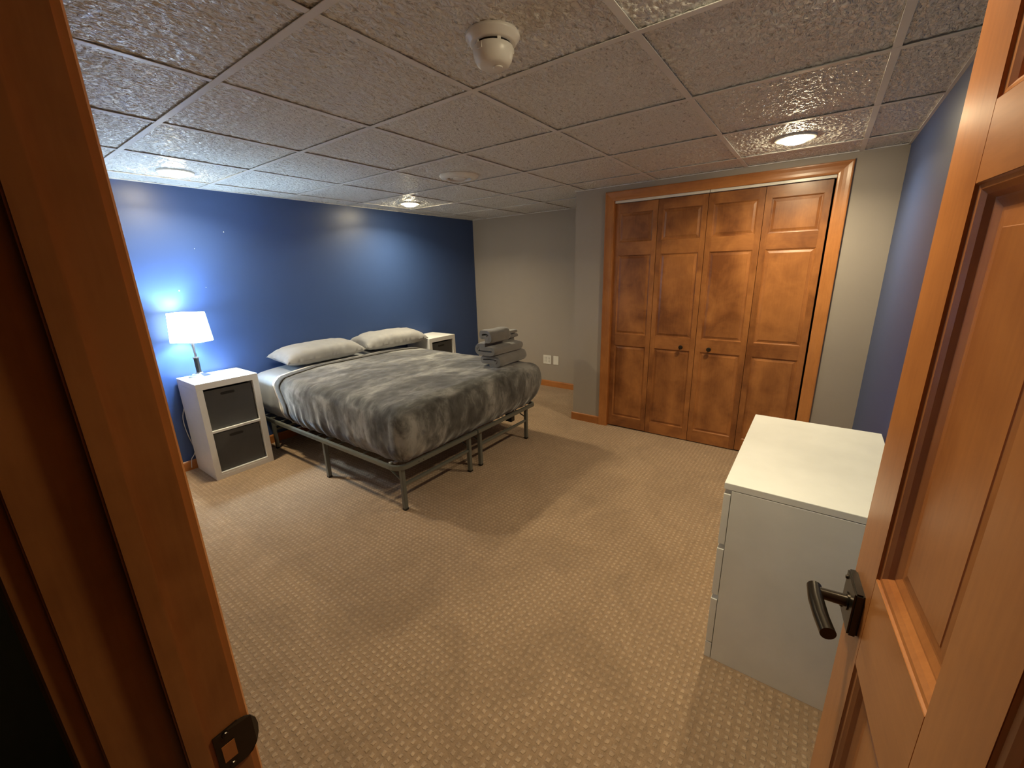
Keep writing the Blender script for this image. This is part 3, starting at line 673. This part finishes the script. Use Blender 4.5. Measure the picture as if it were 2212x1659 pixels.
def d_m(p, nn):
    s_ = abs(nn.x)+max(0, -nn.y); low = max(0, (.62-p.z))
    return .004*noise.noise(p*6) + s_*.006*noise.noise(Vector((p.x*3+p.y*14, 0, p.z*5))) + bulge(p, nn)
mt_ = rbox(MX0, MX1, MY0, MY1, .315, .055, 0, 60, 80, 16, 'LRFTHB', d_m).build('mattress', m_sheet, smooth=True)
tag(mt_, 'thick mattress in a pale grey fitted sheet, bare at its head end', 'mattress')
def d_fs(p, nn):
    s_ = abs(nn.x); return .003*noise.noise(p*9) + s_*(.008*noise.noise(Vector((3.1, p.y*26, p.z*5))) + .003) + bulge(p, nn)
fsh = rbox(MX0, MX1, MY0, MY1, .330, .058, .007, 60, 80, 16, 'LRT', d_fs)
def crop_y(mb, ya, yb, skew):
    keep = []
    for f in mb.f:
        c_ = sum((Vector(mb.v[i]) for i in f), Vector())/len(f); s_ = skew(c_)
        if ya+s_ <= c_.y <= yb+s_: keep.append(f)
    mb.f = keep; used = sorted({i for f in keep for i in f}); mp = {k: i for i, k in enumerate(used)}
    mb.v = [mb.v[i] for i in used]; mb.f = [tuple(mp[i] for i in f) for f in keep]; mb.m = [0]*len(keep); return mb
def strip(y0, y1, off, zlow, disp, ny, nx=90, nz=20, r=.06, skewk=1.0):
    """cloth strip over the bed between y0 and y1 whose edge swings toward the foot down the sides"""
    mb = MB(); path = []
    X0, X1 = MX0-off, MX1+off; vs = []; fs = []
    for s in range(nx+2*nz+1):
        if s < nz: side = -1; t_ = s/nz; q = ('s', X0, t_)
        elif s <= nz+nx: q = ('t', (s-nz)/nx, 0)
        else: q = ('s', X1, 1-(s-nz-nx)/nz)
        path.append(q)
    for q in path:
        for j in range(ny+1):
            y = y0+(y1-y0)*j/ny
            if q[0] == 's': x = q[1]; zt = toph(x, y)+off; z = zlow+(zt-zlow)*q[2]; dn = 1-q[2]
            else: x = X0+(X1-X0)*q[1]; zt = toph(x, y)+off; z = zt; dn = 0
            cx = min(max(x, X0+r), X1-r); cz = min(z, zt-r); c_ = Vector((cx, y, cz)); d = Vector((x, y, z))-c_
            nn = d.normalized() if d.length > 1e-6 else Vector((0, 0, 1)); p = c_+nn*r
            u = abs(x-2.17)/.74; dn = max(0, (.62-z)/.28); p.y -= skewk*(.10*max(0, u-.55)**1.5 + .16*min(dn, .45))
            p = p+nn*disp(p, nn); vs.append(tuple(p))
    n1 = ny+1
    for i in range(len(path)-1):
        for j in range(ny): fs.append((i*n1+j, (i+1)*n1+j, (i+1)*n1+j+1, i*n1+j+1))
    return mb.add(vs, fs)
def thick(o, t_):
    md = o.modifiers.new('thickness', 'SOLIDIFY'); md.thickness = t_; md.offset = 1.0; return o
fl = strip(3.29, 3.440, .0115, .345, lambda p, nn: .004*noise.noise(p*5)+abs(nn.x)*.004*noise.noise(Vector((3.1, p.y*40, p.z*4)))+bulge(p, nn), 6).build('flat_sheet', m_hem, smooth=True); thick(fl, .003)
tag(fl, 'thin cream top sheet edge folded out at the head end of the blanket', 'sheet')
def d_b(p, nn):
    sd_ = abs(nn.x)+max(0, -nn.y); along = p.y if abs(nn.x) > abs(nn.y) else p.x
    low = max(0, min(1, (.62-p.z)/.28))
    v = .004*noise.noise(p*5) + .003*noise.noise(p*17)
    v += sd_*low*(.016*noise.noise(Vector((along*13, 2.2, p.z*2.2))) + .007*noise.noise(Vector((along*31, 7.2, p.z*4))))
    v += bulge(p, nn)
    return v
bk = rbox(MX0, MX1, MY0, 3.345, .322, .065, .015, 110, 120, 30, 'LRFT', d_b)
# swing the head edge toward the foot on the sides
nv = []
for (x, y, z) in bk.v:
    t_ = max(0, (y-2.9)/.445); u = abs(x-2.17)/.74; dn = max(0, (.62-z)/.28); nv.append((x, y - t_*(.10*max(0, u-.55)**1.5+.16*min(dn, .45)), z))
bk.v = nv
bk = bk.build('blanket', m_plush, smooth=True); thick(bk, .006)
tag(bk, 'dark grey crushed plush blanket with pale nap patches covering the bed', 'blanket')
thick(strip(3.300, 3.372, .0235, .345, lambda p, nn: .004*noise.noise(p*5)+.003*noise.noise(p*17)+bulge(p, nn), 3).build('edge_strip', m_darkedge, bk, smooth=True), .005)  # near-black strip laid along the head edge of the blanket

# ------------------------------------------------------------------ pillows
def pillow(cx, cy, cz, a, b_, th, rz, tilt, label, seed):
    n_ = 44; mb = MB(); vs = []; fs = []
    for side in (1, -1):
        for i in range(n_+1):
            for j in range(n_+1):
                u = -1+2*i/n_; v = -1+2*j/n_
                e = max(0, (1-u**4))**.55*max(0, (1-v**4))**.55
                pin = 1-.10*(1-abs(u)**2)*abs(v)**6; pin2 = 1-.07*(1-abs(v)**2)*abs(u)**6
                x = a*u*pin2; y = b_*v*pin
                p = Vector((x, y, 0)); nz_ = .5*noise.noise(Vector((x*7+seed, y*9, side*2)))+.5*noise.noise(Vector((x*16+seed, y*11, side*5)))
                edge = 1-e; z = side*th*e*(1+.12*nz_) + .010*edge*noise.noise(Vector((x*22, y*22, seed))) + .010*e*(1-e)*4*noise.noise(Vector((x*26+seed, y*8, side)))
                if side < 0: z *= .55
                vs.append((x, y, z))
    m1 = (n_+1)**2
    for s_ in (0, 1):
        for i in range(n_):
            for j in range(n_):
                q = (s_*m1+i*(n_+1)+j, s_*m1+(i+1)*(n_+1)+j, s_*m1+(i+1)*(n_+1)+j+1, s_*m1+i*(n_+1)+j+1)
                fs.append(q if s_ == 0 else q[::-1])
    mb.add(vs, fs); me = mb.build('pillow', m_pillow, smooth=True)
    bm = bmesh.new(); bm.from_mesh(me.data); bmesh.ops.remove_doubles(bm, verts=bm.verts, dist=.0006); bmesh.ops.recalc_face_normals(bm, faces=bm.faces); bm.to_mesh(me.data); bm.free()
    me.location = (cx, cy, cz); me.rotation_euler = (tilt, 0, rz); tag(me, label, 'pillow', 'pillows at the head of the bed'); return me
m_pillow = cloth('pale_grey_pillowcase', (.30, .30, .31), .6, .25, 500, .004, 1.2)
pillow(1.955, 3.618, .762, .385, .172, .098, .02, .10, 'pale grey pillow at the head of the bed, nearest the lamp', 1.3)
pillow(2.745, 3.618, .765, .385, .172, .100, -.05, .10, 'pale grey pillow at the head of the bed, beside the far nightstand', 8.1)

# ------------------------------------------------------------------ towels
def towel(x0, x1, yc, S_, z0, H, turns, rz, label, seed, phase=0.0):
    t_ = H/(2*turns+.72); r_end = t_*(turns+.5)-t_/2; mb = MB(); n_ = int(40*turns); ctr = []
    for i in range(n_+1):
        ph = 2*PI*turns*i/n_; r = t_*.22 + t_*ph/(2*PI)*(1.0)
        ctr.append(Vector((0, S_*math.tanh(2.6*math.cos(ph+phase))*(.86+.14*i/n_) + r*math.cos(ph+phase)*.9, r*math.sin(ph+phase))))
    zmin = min(p.z for p in ctr)-t_/2
    for p in ctr: p.z += z0-zmin
    loop = []
    nor = []
    for i, p in enumerate(ctr):
        d = (ctr[min(i+1, n_)]-ctr[max(i-1, 0)]).normalized(); nor.append(Vector((0, d.z, -d.y)))
    loop = [p+nn*t_*.49 for p, nn in zip(ctr, nor)] + [p-nn*t_*.49 for p, nn in zip(reversed(ctr), reversed(nor))]
    ns = 22; vs = []; fs = []; k_ = len(loop); Lx = x1-x0
    cen = Vector((0, 0, z0+H/2))
    for s_ in range(ns+1):
        xx = -Lx/2+Lx*s_/ns; e = min(s_, ns-s_); sh_ = {0: .90, 1: .965, 2: .99}.get(e, 1.0)
        for q, p in enumerate(loop):
            nz_ = noise.noise(Vector((xx*9+seed, p.y*12, p.z*14)))*.008 + noise.noise(Vector((xx*30+seed, p.y*40, p.z*40)))*.0012
            d = (p-cen); pp = cen+d*sh_; pp = pp+d.normalized()*nz_
            off_ = .006*noise.noise(Vector((seed*3, p.y*25, p.z*25))) if e == 0 else 0
            vs.append((xx+off_, pp.y, max(pp.z, z0)))
    for s_ in range(ns):
        for q in range(k_): fs.append((s_*k_+q, s_*k_+(q+1) % k_, (s_+1)*k_+(q+1) % k_, (s_+1)*k_+q))
    half = k_//2
    for base_ in (0, ns*k_):
        for q in range(half-1): fs.append((base_+q, base_+q+1, base_+k_-2-q, base_+k_-1-q))
    mb.add(vs, fs); o = mb.build('towel' , m_towel, smooth=True); o.location = ((x0+x1)/2, yc, 0); o.rotation_euler = (0, 0, rz)
    tag(o, label, 'towel', 'grey towels stacked on the bed'); return o
tz = .684
towel(2.530, 2.925, 2.095, .074, tz, .098, 1.25, .03, 'folded grey bath towel at the bottom of the stack on the bed', 1.1, PI)
towel(2.505, 2.890, 2.100, .076, tz+.0965, .103, 1.25, -.03, 'folded grey bath towel in the middle of the stack on the bed', 4.7, 0)
towel(2.505, 2.735, 2.095, .032, tz+.199, .104, 1.25, -.10, 'rolled grey hand towel on top of the towel stack', 7.9, PI)
def washcloth(x0, x1, yc, z0, h, rz, label, seed):
    o = towel(x0, x1, yc, .050, z0, h, 1.0, rz, label, seed); o.name = 'washcloth'; o['category'] = 'washcloth'
washcloth(2.795, 2.925, 2.13, tz+.198, .038, .05, 'small folded grey washcloth lying beside the rolled hand towel', 2.2)
washcloth(2.790, 2.912, 2.13, tz+.2365, .034, .10, 'small folded grey washcloth topmost beside the rolled hand towel', 5.5)
